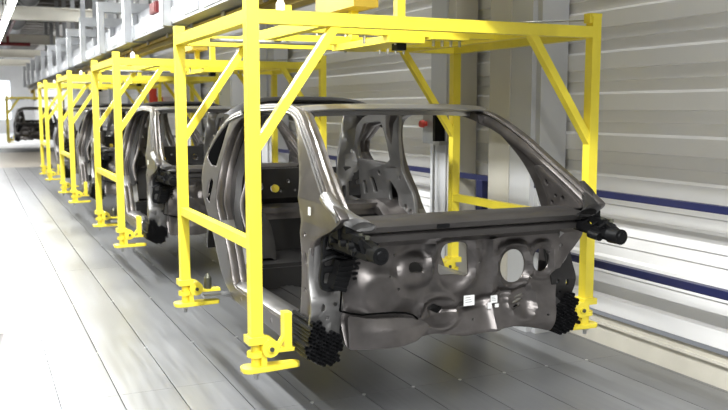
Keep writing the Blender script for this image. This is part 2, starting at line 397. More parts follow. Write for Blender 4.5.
    holes = [rnd(P([(443,244),(458,241.5),(467,243),(467,276),(455,274),(437,275),(437,262)]), .035),
             rnd(P([(405,268),(406,263),(411,260.5),(417,262),(420,268),(419,271),(406,271)]), .012)]
    for n_, cx, cy, rx, rz in (('big',512,265.5,.083,.093),('small',540.5,259.5,.055,.068)):
        c = ctr(cx, cy); e[n_] = c; holes.append(circ(*c, rx, rz, 28))
    c = ctr(436, 311); e['oval'] = c; holes.append(rnd([(c[0]-.06,c[1]+.02),(c[0]-.02,c[1]+.045),(c[0]+.05,c[1]+.01),(c[0]+.02,c[1]-.02)], .012))
    c = ctr(519.5, 300); e['grille'] = c
    holes += [circ(c[0]-.018+k*.012, c[1]+k*.027, .038-.008*abs(k), .007, 14, .25) for k in (-1, 0, 1)]
    holes += [circ(*ctr(x, y), r, None, 12) for x, y, r in ((393,287,.007),(393,254,.008),(529.5,276.5,.009),(500,290,.005),(478,262,.005),(553,281,.008),(560,245,.009),(548,252,.006),(385,275,.006),(470,318,.005),(540,312,.006))]
    cw = ctr(452, 259); ch = ctr(412, 270); clow = ctr(432, 318); ctoe = ctr(378, 293); ctoeR = ctr(552, 306)
    def emb(x, z):
        d = 0
        def ring(c, rx, rz, amp, s=.16):
            r = math.hypot((x-c[0])/rx, (z-c[1])/rz); return amp*math.exp(-((r-1)/s)**2)
        def dome(c, rx, rz, amp):
            r2 = ((x-c[0])/rx)**2 + ((z-c[1])/rz)**2; return amp*max(0, 1-r2)**1.5
        d += ring(e['big'], .115, .125, .024) + ring(e['small'], .085, .10, .013) + ring(e['oval'], .12, .085, .02, .2) + ring(e['grille'], .085, .10, .016, .2)
        d += ring(cw, .15, .17, .020, .18) + dome(ch, .20, .22, .03) + ring(ch, .11, .11, -.016, .25)
        d += dome(ctoe, .26, .22, .055) + ring(ctoe, .11, .10, .010, .3) + dome(ctoeR, .22, .20, .05)
        d += .022*math.exp(-((x-1.30)/.028)**2)*(z < .93) + .016*math.exp(-((x-.87-.25*(z-.7))/.03)**2)*(z > .55)
        d -= .022*math.exp(-((z-.595-.05*math.sin(x*5))/.025)**2)*(x > .9)*(x < 1.55)
        d += .05*max(0, min(1, (.56-z)/.12))                   # bottom kicks forward
        d += .03*max(0, min(1, (z-.93)/.04))                   # top flange
        d += .004*math.sin(x*23+z*9)*math.sin(z*19)
        return d
    bm = plate(fw, holes, .014, .003, .022)
    warp(bm, lambda u, v, w: Vector((u, FY - w - emb(u, v), v)))
    fwo = part('firewall', bm, M['body'])
    # toe board, lower left of the firewall
    tb = rnd(P([(342,312),(362,315.5),(394,313.5),(410,314),(417,317),(423,324),(407,336),(390,341),(362,344.5),(342,346)]), .02)
    bm = plate(tb, [], .012, .003, .022)
    zt = ctr(380, 314)[1]
    warp(bm, lambda u, v, w: Vector((u, FY - .07 - w - max(0, zt-v)*.12 - .03*math.sin(min(PI, max(0, (u-.46)/.42*PI)))*min(1, max(0, (zt-v)/.06)), v)))
    part('toe_board', bm, M['body'])
    bm = B()
    for line in ([(345,262),(342,285),(340,311)], [(340,311),(350,313.5),(362,315),(378,313.5),(394,312.5),(406,313),(413,315),(418,319)]):
        pts = []
        for x, y in line:
            q = at(x, y, 1, FY-.095); pts.append(q)
        tube(bm, pts, .005, 6)
    part('sealer_bead', bm, M['seal_shade'])
    for w_, h_, x, y in ((10.5,9,469.3,300.5),(6.5,6.5,493.8,299),(4,5.5,489.5,305.5),(3.5,3,495.5,305)):
        q = at(x, y, 1, FY-.035); sx, sz = w_/FPX*5.2, h_/FPX*5.2
        bm = B(); box(bm, (q.x-sx/2, q.y-.002-emb(q.x,q.z)*.6, q.z-sz/2), (q.x+sx/2, q.y+.004-emb(q.x,q.z)*.6, q.z+sz/2))
        if w_ > 6:
            for k in range(3):
                yy = q.y-.003-emb(q.x,q.z)*.6; box(bm, (q.x-sx*.38, yy, q.z+sz*(.26-.22*k)), (q.x+sx*(.1+.1*k), yy+.002, q.z+sz*(.33-.22*k)), 1)
        st = part('paper_label', bm, [M['white'], M['ink']]); st['label'] = 'small white printed sticker'
    q = at(312, 211, 0, .262); bm = B(); box(bm, (.2445,q.y-.012,q.z-.02), (.249,q.y+.012,q.z+.02)); st = part('paper_label', bm, [M['white'], M['ink']]); st['label'] = 'small white printed sticker'
    # wheelhouse plate between hinge pillar and firewall
    wp = rnd(P([(311,250),(320,244),(343,247),(344,264),(341,300),(341,347),(331,338),(320,330),(310,340),(309,300)]), .02)
    def wplate():
        bm = plate(wp, [rnd(P([(318,331),(326,326),(332,331),(330,337)]), .01), circ(*ctr(321,307),.012,.02), circ(*ctr(333,303),.010), circ(*ctr(327,318),.008)], .02, .004, .04)
        return warp(bm, lambda u, v, w: Vector((u, FY + .03 - w - .05*math.exp(-((v-.66)/.09)**2), v)))
    wps = pair('wheelhouse_panel', wplate, M['bodyl']); wps[1].data.materials[0] = M['bodyd']  # right plate darker: shade put into its colour
    # honeycomb energy absorbers
    hc = P([(309,322),(319,321),(325,331),(338,334),(341,345),(335,358),(325,365),(316,364),(306,359),(304,350),(307,338)])
    def inside(p, poly):
        r = False
        for i in range(len(poly)):
            (x1, y1), (x2, y2) = poly[i-1], poly[i]
            if (y1 > p[1]) != (y2 > p[1]) and p[0] < (x2-x1)*(p[1]-y1)/(y2-y1)+x1: r = not r
        return r
    def honey():
        bm = B(); R = .0118; x0 = min(p[0] for p in hc)-.01; z0 = min(p[1] for p in hc)-.01
        for i in range(24):
            for j in range(28):
                cx = x0 + i*R*1.5; cz = z0 + (j + .5*(i % 2))*R*1.732
                if not inside((cx, cz), hc): continue
                f = -.19 + .02*math.sin(i*2.1)*math.cos(j*1.3)
                rings = []
                for rr, yy in ((R*.98, .10), (R*.98, f), (R*.72, f), (R*.66, f+.07)):
                    rings.append([Vector((cx+rr*math.cos(k*PI/3), yy, cz+rr*math.sin(k*PI/3))) for k in range(6)])
                loft(bm, rings)
        return bm
    pair('honeycomb_absorber', honey, M['foam'], smooth=False)
    # fender brackets reaching forward from the pillar foot
    def bracket():
        bm = B()
        bar(bm, (.30,-.26,1.06), (.345,-.56,1.035), .045, .035); bar(bm, (.345,-.56,1.035), (.362,-.67,.995), .04, .03)
        bar(bm, (.31,-.26,.985), (.352,-.62,.962), .04, .028); bar(bm, (.40,-.24,1.03), (.375,-.64,.985), .03, .04)
        for y, x in ((-.33,.335),(-.42,.342),(-.50,.35),(-.57,.356)):
            bar(bm, (x-.03,y,1.04), (x-.01,y-.02,.965), .014, .03); bar(bm, (x-.02,y,1.045), (x+.05,y-.01,1.015), .02, .014)
        bar(bm, (.315,-.42,1.05), (.35,-.52,.968), .02, .03); bar(bm, (.315,-.52,.968), (.33,-.42,1.05), .02, .03)
        box(bm, (.285,-.40,1.02), (.375,-.27,1.085)); box(bm, (.30,-.46,1.055), (.345,-.40,1.09))
        cyl(bm, (.365,-.62,.982), (.365,-.70,.982), .040, n=20); cyl(bm, (.365,-.70,.982), (.365,-.706,.982), .024, .02, n=16)
        cyl(bm, (.40,-.50,.975), (.40,-.58,.968), .022, n=14)
        for y in (-.33,-.45,-.54): cyl(bm, (.30,y,1.01), (.272,y,1.01), .016, n=12)
        return bm
    brs = pair('fender_bracket', bracket, M['black'])
    for s, b_ in zip((-1, 1), brs):
        for y in (-.56, -.63):
            bm = B(); cyl(bm, (.345,y+.03,1.045), (.345,y+.03,1.062), .011, n=12)
            if s > 0:
                for v in bm.verts: v.co.x = 2*XC - v.co.x
            part('bracket_bolt', bm, M['pin'], b_)
    # black hinge module on the left
    MY = -.24
    mo = crom(xz([(321,246),(324,235),(333,228),(346,229),(360,236),(366,246),(362,256),(353,262),(350,276),(345,287),(335,291),(322,290),(319,279),(321,262)], MY), 4)
    mh = [rnd(xz([(325,250),(327,240),(333,237),(334,249)], MY), .012), rnd(xz([(324,266),(324,257),(333,254),(332,266)], MY), .012), rnd(xz([(323,283),(324,273),(331,272),(329,284)], MY), .012)]
    bm = plate(mo, mh, .035, .008, .05); warp(bm, lambda u, v, w: Vector((u, MY - w, v))); mod = part('door_check_module', bm, M['black'])
    bm = B()
    a0, a1, b0, b1 = [at(x, y, 1, MY-.04) for x, y in ((337,260),(352,257),(330,288),(343,291))]
    rings = [[p + Vector((0, dy, 0)) for p in (a0, a1, b1, b0)] for dy in (.05, .0, -.035)]
    loft(bm, rings)
    for k in range(6):
        t = .08 + k*.17; p = a0.lerp(b0, t); q = a1.lerp(b1, t); bar(bm, p+Vector((0,-.038,0)), q+Vector((0,-.038,0)), .012, .008, (0,1,0))
    part('ribbed_housing', bm, M['black'], mod)
    bm = B()
    for k in range(4):
        p = at(350+k*1.0, 264+k*5, 1, MY-.03); q = at(360-k*1.2, 263+k*5, 1, MY-.03); bar(bm, p, q, .012, .012)
    part('wiring_clip', bm, M['black'], mod)
    bm = B()
    for pts in ([(322,262),(335,256),(348,258),(358,268)], [(330,246),(342,252),(352,250),(366,256)], [(345,240),(352,252),(354,262)]):
        tube(bm, [at(x, y, 1, MY-.06) for x, y in pts], .008, 8)
    for x, y in ((341,241),(357,248),(344,251)): q = at(x, y, 1, MY); cyl(bm, q+Vector((0,-.05,0)), q+Vector((0,-.02,0)), .022, .026, n=14)
    part('cable_loom', bm, M['black'], mod)
    # floor pan with ribs and tunnel
    bm = B(); rings = []
    prof = [(.35,.44),(.55,.43),(.62,.45),(.72,.43),(.90,.43),(.95,.50),(1.14,.50),(1.19,.43),(1.37,.43),(1.47,.45),(1.54,.43),(1.74,.44)]
    for y in (-.12, .0, .3, .6, .9, 1.2, 1.28):
        top = [Vector((x, y, z + (0.09 if y < -.1 else 0))) for x, z in prof]; bot = [p - Vector((0,0,.025)) for p in reversed(top)]
        rings.append(top+bot)
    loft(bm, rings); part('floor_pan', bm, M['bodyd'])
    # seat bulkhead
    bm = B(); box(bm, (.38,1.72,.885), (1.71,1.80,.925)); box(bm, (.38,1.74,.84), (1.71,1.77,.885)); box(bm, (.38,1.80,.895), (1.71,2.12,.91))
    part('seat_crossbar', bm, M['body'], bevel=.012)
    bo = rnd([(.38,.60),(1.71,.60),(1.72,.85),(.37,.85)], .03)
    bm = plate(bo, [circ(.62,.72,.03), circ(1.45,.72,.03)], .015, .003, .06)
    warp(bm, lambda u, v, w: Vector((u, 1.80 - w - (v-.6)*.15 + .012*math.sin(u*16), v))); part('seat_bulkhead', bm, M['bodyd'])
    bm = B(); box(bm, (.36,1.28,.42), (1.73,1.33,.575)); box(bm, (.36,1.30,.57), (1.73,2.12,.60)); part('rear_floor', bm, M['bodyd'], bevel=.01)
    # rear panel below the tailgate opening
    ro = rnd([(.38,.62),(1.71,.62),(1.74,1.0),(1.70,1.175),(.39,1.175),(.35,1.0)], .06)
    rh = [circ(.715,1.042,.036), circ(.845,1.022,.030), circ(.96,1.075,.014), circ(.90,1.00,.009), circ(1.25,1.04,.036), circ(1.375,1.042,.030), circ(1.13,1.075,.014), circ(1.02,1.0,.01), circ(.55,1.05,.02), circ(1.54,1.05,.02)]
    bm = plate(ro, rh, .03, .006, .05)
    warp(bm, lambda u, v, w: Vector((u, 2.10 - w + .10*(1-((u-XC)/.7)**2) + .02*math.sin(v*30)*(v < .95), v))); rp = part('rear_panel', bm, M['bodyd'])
    bm = B(); q = (.845, 2.17, 1.022); cyl(bm, (q[0],q[1]-.02,q[2]), (q[0],q[1],q[2]), .030, n=20); cyl(bm, (q[0],q[1]-.03,q[2]), (q[0],q[1]-.02,q[2]), .014, n=14)
    part('yellow_grommet', bm, M['yplug'], rp)
    # underside rails
    def rail():
        bm = B(); bar(bm, (.62,.12,.41), (.62,1.9,.42), .09, .06); bar(bm, (.62,1.3,.42),(.60,2.1,.60),.08,.07); return bm
    pair('chassis_rail', rail, M['bodyd'])
    return root

# ------------------------------------------------------------------ the hanging carrier frame
CL, CW, CT = 1.5715, 2.09, 2.11
CO = Vector((XC, CL/2, .265))
def make_carrier():
    root = empty('carrier_frame', CO, '', 'carrier')
    Y_ = M['yellow']; w = .062
    def part(name, bm, m, parent=None, **k): return link(name, bm, m, parent or root, CO, **k)
    for x, sx in ((0, 1), (CW, -1)):
        for y, fr in ((0, True), (CL, False)):
            bm = B(); box(bm, (x-w/2, y-w/2, .48), (x+w/2, y+w/2, CT+.055)); p = part('post', bm, Y_, bevel=.004)
            bm = B()
            box(bm, (x-.048, y-.048, .455), (x+.048, y+.048, .492))
            cyl(bm, (x, y, .31), (x, y, .46), .024)
            cyl(bm, (x, y, .385), (x, y, .41), .045)
            part('collar', bm, Y_, p, bevel=.003)
            bm = B()
            o = rnd([(-.075,-.03),(-.045,-.055),(.06,-.05),(.225,-.032),(.235,.0),(.225,.032),(.06,.05),(-.045,.055),(-.075,.03)], .012)
            pl = plate(o, [], .026, .004); warp(pl, lambda u, v, t: Vector((x+sx*u, y+v, .322+t)))
            me = bpy.data.meshes.new('t'); pl.to_mesh(me); pl.free(); bm.from_mesh(me); bpy.data.meshes.remove(me)
            box(bm, (x+sx*.02, y-.035, .335), (x+sx*.05, y+.035, .40))
            box(bm, (x+sx*.0, y-.028, .398), (x+sx*.235, y+.028, .415))
            cyl(bm, (x+sx*.065, y-.055, .43), (x+sx*.065, y+.055, .43), .046, n=20)
            cyl(bm, (x+sx*.065, y-.066, .43), (x+sx*.065, y-.055, .43), .020, n=12)
            if fr:
                box(bm, (x+sx*.145, y-.03, .41), (x+sx*.185, y+.03, .60)); bar(bm, (x+sx*.115, y, .42), (x+sx*.148, y, .47), .04, .012)
            ft = part('foot_bracket', bm, Y_)
            bm = B(); cyl(bm, (x, y, .265), (x, y, .312), .012, n=12); box(bm, (x-.016,y-.016,.29), (x+.016,y+.016,.31)); part('foot_pin', bm, M['steel'], ft)
            bm = B(); cyl(bm, (x+sx*.065, y-.074, .43), (x+sx*.065, y-.066, .43), .012, n=8); part('foot_bolt', bm, M['pin'], ft)
            if not fr:
                bm = B(); cyl(bm, (x+sx*.155, y, .41), (x+sx*.155, y, .49), .026); cyl(bm, (x+sx*.155, y, .49), (x+sx*.155, y, .52), .026, .008); part('locating_pin', bm, M['pin'], ft)
                bm = B(); box(bm, (x+sx*.12, y-.05, .355), (x+sx*.33, y+.05, .372)); part('rest_plate', bm, M['steel'], ft)
    zb = CT-.033
    for x in (0, CW):
        bm = B(); box(bm, (x-w/2, w/2, CT-.066), (x+w/2, CL-w/2, CT)); part('side_beam', bm, Y_, bevel=.004)
        bm = B(); box(bm, (x-.024, w/2, .93), (x+.024, CL-w/2, .983)); part('guard_rail', bm, Y_, bevel=.003)
    for y in (0, CL):
        bm = B(); box(bm, (w/2, y-w/2, CT-.066), (CW-w/2, y+w/2, CT)); part('cross_beam', bm, Y_, bevel=.004)
        for x, s in ((0, 1), (CW, -1)):
            bm = B(); bar(bm, (x+s*.01, y, 1.43), (x+s*.45, y, CT-.05), .045, .05, (0,1,0)); part('diagonal_brace', bm, Y_, bevel=.003)
    for x in (.40, 1.69):
        bm = B(); box(bm, (x-w/2, w/2, CT-.066), (x+w/2, CL-w/2, CT-.006)); part('roof_beam', bm, Y_, bevel=.004)
    # hanger plate and struts in the middle
    bm = B(); box(bm, (.43, .38, CT-.06), (1.66, .45, CT-.01)); box(bm, (.43, 1.12, CT-.06), (1.66, 1.19, CT-.01)); box(bm, (.93,.36,CT-.10), (1.16,1.21,CT-.06)); box(bm, (1.2,.34,CT-.075), (1.45,.49,CT-.06)); hp = part('hanger_plate', bm, Y_, bevel=.004)
    for x in (.80, 1.00, 1.25, 1.31, 1.37, 1.43):
        for y in (.42, 1.15):
            bm = B(); cyl(bm, (x, y, CT-.11), (x, y, CT+.01), .009, n=10); part('hanger_bolt', bm, M['steel'], hp)
    bm = B(); box(bm, (1.0,.40,CT-.14), (1.06,.47,CT-.08)); part('rubber_buffer', bm, M['black'], hp)
    for y in (.46, 1.12):
        bm = B(); bar(bm, (XC, y, CT-.03), (XC, y, 2.412), .05, .05); part('hanger_strut', bm, Y_, bevel=.003)
    bm = B(); box(bm, (.93,.86,2.265), (1.10,1.50,2.385)); box(bm, (.95,.9,2.385), (1.10,1.0,2.412)); box(bm, (.95,1.36,2.385), (1.10,1.46,2.412))
    tr = part('trolley', bm, M['ochre'], bevel=.006)
    for y in (.95, 1.41):
        for x in (1.012, 1.078):
            bm = B(); cyl(bm, (x-.010,y,2.469), (x+.010,y,2.469), .028, n=18); part('trolley_wheel', bm, M['steel'], tr)
    # thin steel rods laid across the roof frame, with clamps
    bm = B(); cyl(bm, (1.19,.95,2.150), (CW+.01,.0,2.15), .006, n=10); part('guide_rod', bm, M['steel'])
    bm = B(); box(bm, (CW-.04,-.03,CT+.055), (CW+.035,.03,CT+.075)); box(bm, (CW-.05,-.025,CT+.02), (CW-.03,.03,CT+.075)); part('rod_clamp', bm, Y_)
    bm = B(); cyl(bm, (.0,.78,2.02), (.67,.78,2.02), .012, n=10); part('tie_rod', bm, M['steel'])
    bm = B(); cyl(bm, (.16,.02,CT), (.16,.02,CT+.035), .022, n=16); cyl(bm, (.16,.02,CT+.035), (.16,.02,CT+.06), .022, .010, n=16)
    kn = part('white_knob', bm, M['whitebox']); kn['label'] = 'white plastic knob'
    bm = B(); box(bm, (.18,.0,CT), (.21,.05,CT+.03)); part('knob_bracket', bm, Y_)
    return root

# ------------------------------------------------------------------ place them
PITCHY = 4.2592
body0 = make_body(); car0 = make_carrier()
steps = [0, 1, 2, 3, 7.55]
blab = ['nearest bare grey car body shell, firewall with round holes facing the camera',
        'bare car body shell second from the camera, hanging behind the nearest shell',
        'third car body shell from the camera in the row of hanging shells',
        'fourth car body shell in the row, mostly hidden behind yellow posts',
        'farthest dark car body shell, hanging alone at the far end of the hall']
clab = ['nearest yellow steel carrier frame, tallest in view, around the nearest car body',
        'yellow carrier frame second from the camera, directly behind the nearest frame',
        'third yellow carrier frame from the camera in the receding row',
        'fourth and last of the closely spaced yellow carrier frames, beside the aisle',
        'farthest carrier frame in dim light at the far end of the hall']
for i, k in enumerate(steps):
    b = body0 if i == 0 else copy_tree(body0); c = car0 if i == 0 else copy_tree(car0)
    b.location = BO + Vector((0, PITCHY*k, 0)); c.location = CO + Vector((0, PITCHY*k, 0))
    b['label'] = blab[i]; b['group'] = 'car body shells on the overhead line'
    c['label'] = clab[i]; c['group'] = 'yellow carrier frames on the overhead line'

# ------------------------------------------------------------------ setting
WX = 2.67
# floor: planks 0.32 m wide with open seams, rows of bolts
bm = B(); g = .0055; s0 = -.88
rows = [-6.0, -2.9, .83, 4.9, 9.0, 13.1, 17.2, 21.6]
for i in range(-22, 12):
    x0, x1 = s0 + i*.32, s0 + (i+1)*.32
    if x1 > WX: x1 = WX
    if x0 >= WX-.02: break
    off = 0 if i < 3 else -.58
    ys = [-6.0] + [r+off for r in rows[1:-1]] + [21.6]
    for a, b in zip(ys, ys[1:]): box(bm, (x0+g/2, a+.001, -.03), (x1-g/2, b-.001, 0))
struct('floor', bm, M['deck'])
bm = B(); box(bm, (-9,-6,-.06), (WX+.3,21.6,-.028)); struct('floor_base', bm, M['dark_floor'])
bm = B(); box(bm, (-9,21.6,-.06), (WX+.3,30.6,-.001)); struct('floor_concrete', bm, M['conc'])
bm = B(); box(bm, (-9,30.6,-.06), (WX+.3,34.5,-.001)); struct('floor_dark_band', bm, M['dark_floor'])  # darker band across the far floor
bm = B(); box(bm, (-9,34.5,-.06), (WX+.3,62,-.001)); struct('floor_far', bm, M['hall'])
bm = B()
for i in range(-4, 11):
    for yy in (-1.3, .25, 1.75, 3.3, 4.85, 6.4):
        x = s0 + i*.32
        if x < WX-.1: cyl(bm, (x, yy, -.01), (x, yy, .004), .011, n=8)
o = link('floor_bolts', bm, M['bolt']); o['kind'] = 'structure'
# right wall: horizontal profiled sheeting
bm = B(); per = .277; z = -.01; prof = []
base = 2.301 - 9*per
zz = base
while zz < 6.2:
    prof += [(0.0, zz), (.004, zz+.002)] if False else []
    # going up: ledge (upward facing) at zz, so the panel below stands further out
    prof += [(-.024, zz-.017), (.0, zz), (.0, zz+.070), (-.012, zz+.076), (-.012, zz+.150), (-.024, zz+.156)]
    zz += per
prof = [p for p in prof if p[1] > .168]
ya, yb = -6.0, 60.0
V = [[bm.verts.new((WX+p[0], y, p[1])) for p in prof] for y in (ya, yb)]
for i in range(len(prof)-1): bm.faces.new((V[0][i], V[0][i+1], V[1][i+1], V[1][i]))
bx = WX+.12
e0 = [bm.verts.new((bx, y, prof[0][1])) for y in (ya, yb)]; e1 = [bm.verts.new((bx, y, prof[-1][1])) for y in (ya, yb)]
bm.faces.new((V[0][0], V[1][0], e0[1], e0[0])); bm.faces.new((V[0][-1], e1[0], e1[1], V[1][-1])); bm.faces.new((e0[0], e0[1], e1[1], e1[0]))
struct('wall_right', bm, M['wall'])
bm = B(); box(bm, (WX,-6,-.02), (WX+.12,60,.145)); box(bm, (WX-.03,-6,.145), (WX+.10,60,.165)); struct('baseboard_right', bm, [M['kerb']], bevel=.004)
# vertical joint trims and columns on the wall
n = 0
def trim(bm, m, lab):
    global n; n += 1; o = struct('trim_%d' % n, bm, m, label=lab, cat='column'); return o
bm = B(); box(bm, (2.36,1.24,0), (2.64,1.51,5.6)); trim(bm, M['colA'], 'beige face of the wide building column by the right wall')
bm = B(); box(bm, (2.37,.985,0), (2.64,1.239,5.6)); box(bm, (2.41,.93,0), (2.64,.984,5.6)); trim(bm, M['colB'], 'pale grey duct running up beside the beige column')
def hcol(y, m1):
    bm = B(); box(bm, (2.38,y,0), (2.40,y+.26,5.6)); box(bm, (2.40,y+.12,0), (2.62,y+.14,5.6)); box(bm, (2.62,y,0), (2.64,y+.26,5.6)); return bm
trim(hcol(2.20, None), M['colB'], 'grey steel column behind the nearest carrier, carrying the control box')
bm = B(); box(bm, (2.39,2.07,0), (2.60,2.19,5.6)); trim(bm, M['colA'], 'cream cable duct beside the control box column')
for k, y in enumerate((7.0, 11.8, 16.6, 21.4, 26.2)):
    bm = hcol(y, None); box(bm, (2.40,y-.25,0), (2.6,y-.02,5.6)); trim(bm, M['colB'], 'grey steel column number %s along the right wall, beyond the carriers' % ['two','three','four','five','six'][k])
# hall shell
bm = B(); box(bm, (-9.2,60,0), (WX+.3,60.3,6.4)); struct('wall_back', bm, M['hall'])
bm = B(); box(bm, (-9.3,-6,0), (-9.1,60,6.4)); struct('wall_left', bm, M['hall'])
bm = B(); box(bm, (-9.3,-6,5.6), (WX+.3,60.3,5.75))
for k in range(44):
    y = 1.0+k*1.35; box(bm, (-9.1,y,5.5), (WX,y+.5,5.6))
struct('ceiling', bm, M['roof'])
for k, y in enumerate((12.6, 22.7, 32.7, 42.0, 51.0)):
    bm = B(); box(bm, (-9.1,y,4.2), (WX+.1,y+.10,4.58)); box(bm, (-9.1,y-.10,4.2), (WX+.1,y+.20,4.23)); box(bm, (-9.1,y-.10,4.55), (WX+.1,y+.20,4.58))
    o = struct('trim_%d' % (n+1+k), bm, M['beam'], label='cream steel roof beam, %s from the camera' % ['first','second','third','fourth','fifth'][k], cat='beam')
for k, (xa, xb, za, zb_) in enumerate(((-5.5,-2.4,.9,3.6), (-2.0,1.2,.9,3.6), (-8.8,-6.0,.9,3.6))):
    bm = B(); box(bm, (xa,59.9,za), (xb,59.99,zb_)); wn = struct('window_%d' % (k+1), bm, M['sky'])
    bm = B()
    for t in range(5): x = xa+(xb-xa)*t/4; box(bm, (x-.04,59.84,za-.05), (x+.04,59.95,zb_+.05))
    for zq in (za, (za+zb_)/2, zb_): box(bm, (xa-.05,59.84,zq-.04), (xb+.05,59.95,zq+.04))
    f = link('window_frame', bm, M['whitebox'], wn, smooth=False)

# ------------------------------------------------------------------ handrail
hr = empty('handrail', (2.43, 8.0, 0), 'navy blue two-rail steel handrail along the right wall', 'handrail')
HO = Vector((2.43, 8.0, 0))
for nm, z, r in (('top_rail', 1.085, .021), ('middle_rail', .626, .024)):
    bm = B(); box(bm, (2.43-r,-5.9,z-r), (2.43+r,24,z+r)); link(nm, bm, M['blue'], hr, HO, bevel=.008)
for k in range(-2, 9):
    y = 1.70 + k*2.9
    bm = B(); box(bm, (2.43-.03,y-.045,0), (2.43+.03,y+.045,1.066)); box(bm, (2.37,y-.07,0), (2.49,y+.07,.012)); link('rail_post', bm, M['blue'], hr, HO, bevel=.004)

# ------------------------------------------------------------------ control box on the column
c0 = Vector((2.36, 2.33, 1.30)); cb = empty('control_box', c0, 'small grey control box with red stop knob on a wall column', 'control box')
bm = B(); box(bm, (2.28,2.24,1.34), (2.38,2.42,1.60)); link('housing', bm, M['galv'], cb, c0, bevel=.008)
bm = B(); box(bm, (2.275,2.20,1.33), (2.37,2.238,1.62)); link('black_cover', bm, M['black'], cb, c0, bevel=.006)
bm = B(); cyl(bm, (2.28,2.36,1.505), (2.25,2.36,1.505), .022); cyl(bm, (2.25,2.36,1.505), (2.22,2.36,1.505), .034, .028, n=20); k_ = link('stop_knob', bm, M['redk'], cb, c0); k_['label'] = 'red mushroom knob'
bm = B(); box(bm, (2.27,2.12,1.33), (2.37,2.23,1.36)); cyl(bm, (2.34,2.33,.1), (2.34,2.33,1.34), .012); link('cable_bracket', bm, M['steel'], cb, c0)

# ------------------------------------------------------------------ things on the far wall
c0 = Vector((2.5, 9.1, 1.45)); o = empty('wall_cabinet', c0, 'white sheet metal cabinet on the right wall above the second car body', 'cabinet')
bm = B(); box(bm, (2.36,8.62,1.62), (2.655,9.85,2.25)); link('cabinet_body', bm, M['whitebox'], o, c0, bevel=.01)
bm = B(); box(bm, (2.345,8.66,1.66), (2.362,9.23,2.21)); box(bm, (2.345,9.25,1.66), (2.362,9.81,2.21)); link('cabinet_door', bm, M['whitebox'], o, c0, bevel=.004)
bm = B(); box(bm, (2.33,9.19,1.85), (2.345,9.21,2.0)); link('door_handle', bm, M['steel'], o, c0)
c0 = Vector((2.45, 15.35, 1.2)); o = empty('fire_extinguisher', c0, 'red cylinder fire extinguisher hung on the right wall beyond the second carrier', 'fire extinguisher')
bm = B(); cyl(bm, (2.45,15.35,1.55), (2.45,15.35,2.08), .085, n=24); cyl(bm, (2.45,15.35,2.08), (2.45,15.35,2.16), .085, .04, n=24); box(bm, (2.50,15.28,1.7), (2.66,15.42,1.9)); link('cylinder', bm, M['redb'], o, c0)
bm = B(); cyl(bm, (2.45,15.35,2.16), (2.45,15.35,2.24), .03); box(bm, (2.38,15.33,2.22), (2.50,15.37,2.26)); tube(bm, [(2.40,15.35,2.2),(2.27,15.35,2.1),(2.27,15.35,1.7)], .02); link('valve', bm, M['black'], o, c0)
for k, (y, lab) in enumerate(((20.4, 'white electrical panel on the far right wall, seen between third carrier posts'), (12.2, 'white electrical panel on the right wall left of the red cylinder'))):
    c0 = Vector((2.5, y, 0)); o = empty('electrical_panel', c0, lab, 'panel')
    bm = B(); box(bm, (2.485,y-.5,0), (2.63,y+.5,2.15)); link('panel_box', bm, M['whitebox'], o, c0, bevel=.01)
    bm = B(); box(bm, (2.47,y-.42,.15), (2.485,y+.42,2.09)); link('panel_door', bm, M['whitebox'], o, c0, bevel=.004)

# ------------------------------------------------------------------ overhead conveyor
c0 = Vector((XC, 17, 2.42)); o = empty('conveyor_rail', c0, 'ochre steel overhead rail the carriers hang from, running to the far end', 'rail')
bm = B(); box(bm, (.985,-5.5,2.50), (1.105,36,2.54)); box(bm, (1.035,-5.5,2.44), (1.055,36,2.50)); box(bm, (.985,-5.5,2.42), (1.105,36,2.44)); link('beam', bm, M['ochre'], o, c0, smooth=False)
for k in range(32):
    y = -5.03+k*1.285; bm = B(); box(bm, (.965,y,2.505), (.984,y+.10,2.555)); link('rail_clamp', bm, M['steel'], o, c0, smooth=False)
c0 = Vector((1.0, 17, 2.56)); o = empty('cable_tray', c0, 'pale galvanised cable tray with white covers above the overhead rail', 'cable tray')
bm = B(); box(bm, (.80,-5.5,2.565), (1.25,36,2.58)); box(bm, (.80,-5.5,2.58), (.815,36,2.745)); box(bm, (1.235,-5.5,2.58), (1.25,36,2.75)); box(bm, (.80,-5.5,2.745), (1.25,36,2.76)); link('tray', bm, M['galv'], o, c0, smooth=False)
for k in range(15):
    y = -5.2 + k*2.57
    bm = B(); box(bm, (.79,y+.25,2.59), (.80,y+1.55,2.735)); box(bm, (.79,y+1.75,2.60), (.80,y+2.35,2.72)); link('cover_plate', bm, M['whitebox'] if k % 3 == 1 else M['galv'], o, c0, smooth=False)
H0 = None
ys = [5.58+2.57*k for k in range(12)]
ORD = ['nearest', 'second', 'third', 'fourth', 'fifth', 'sixth', 'seventh', 'eighth', 'ninth', 'tenth', 'eleventh', 'farthest']
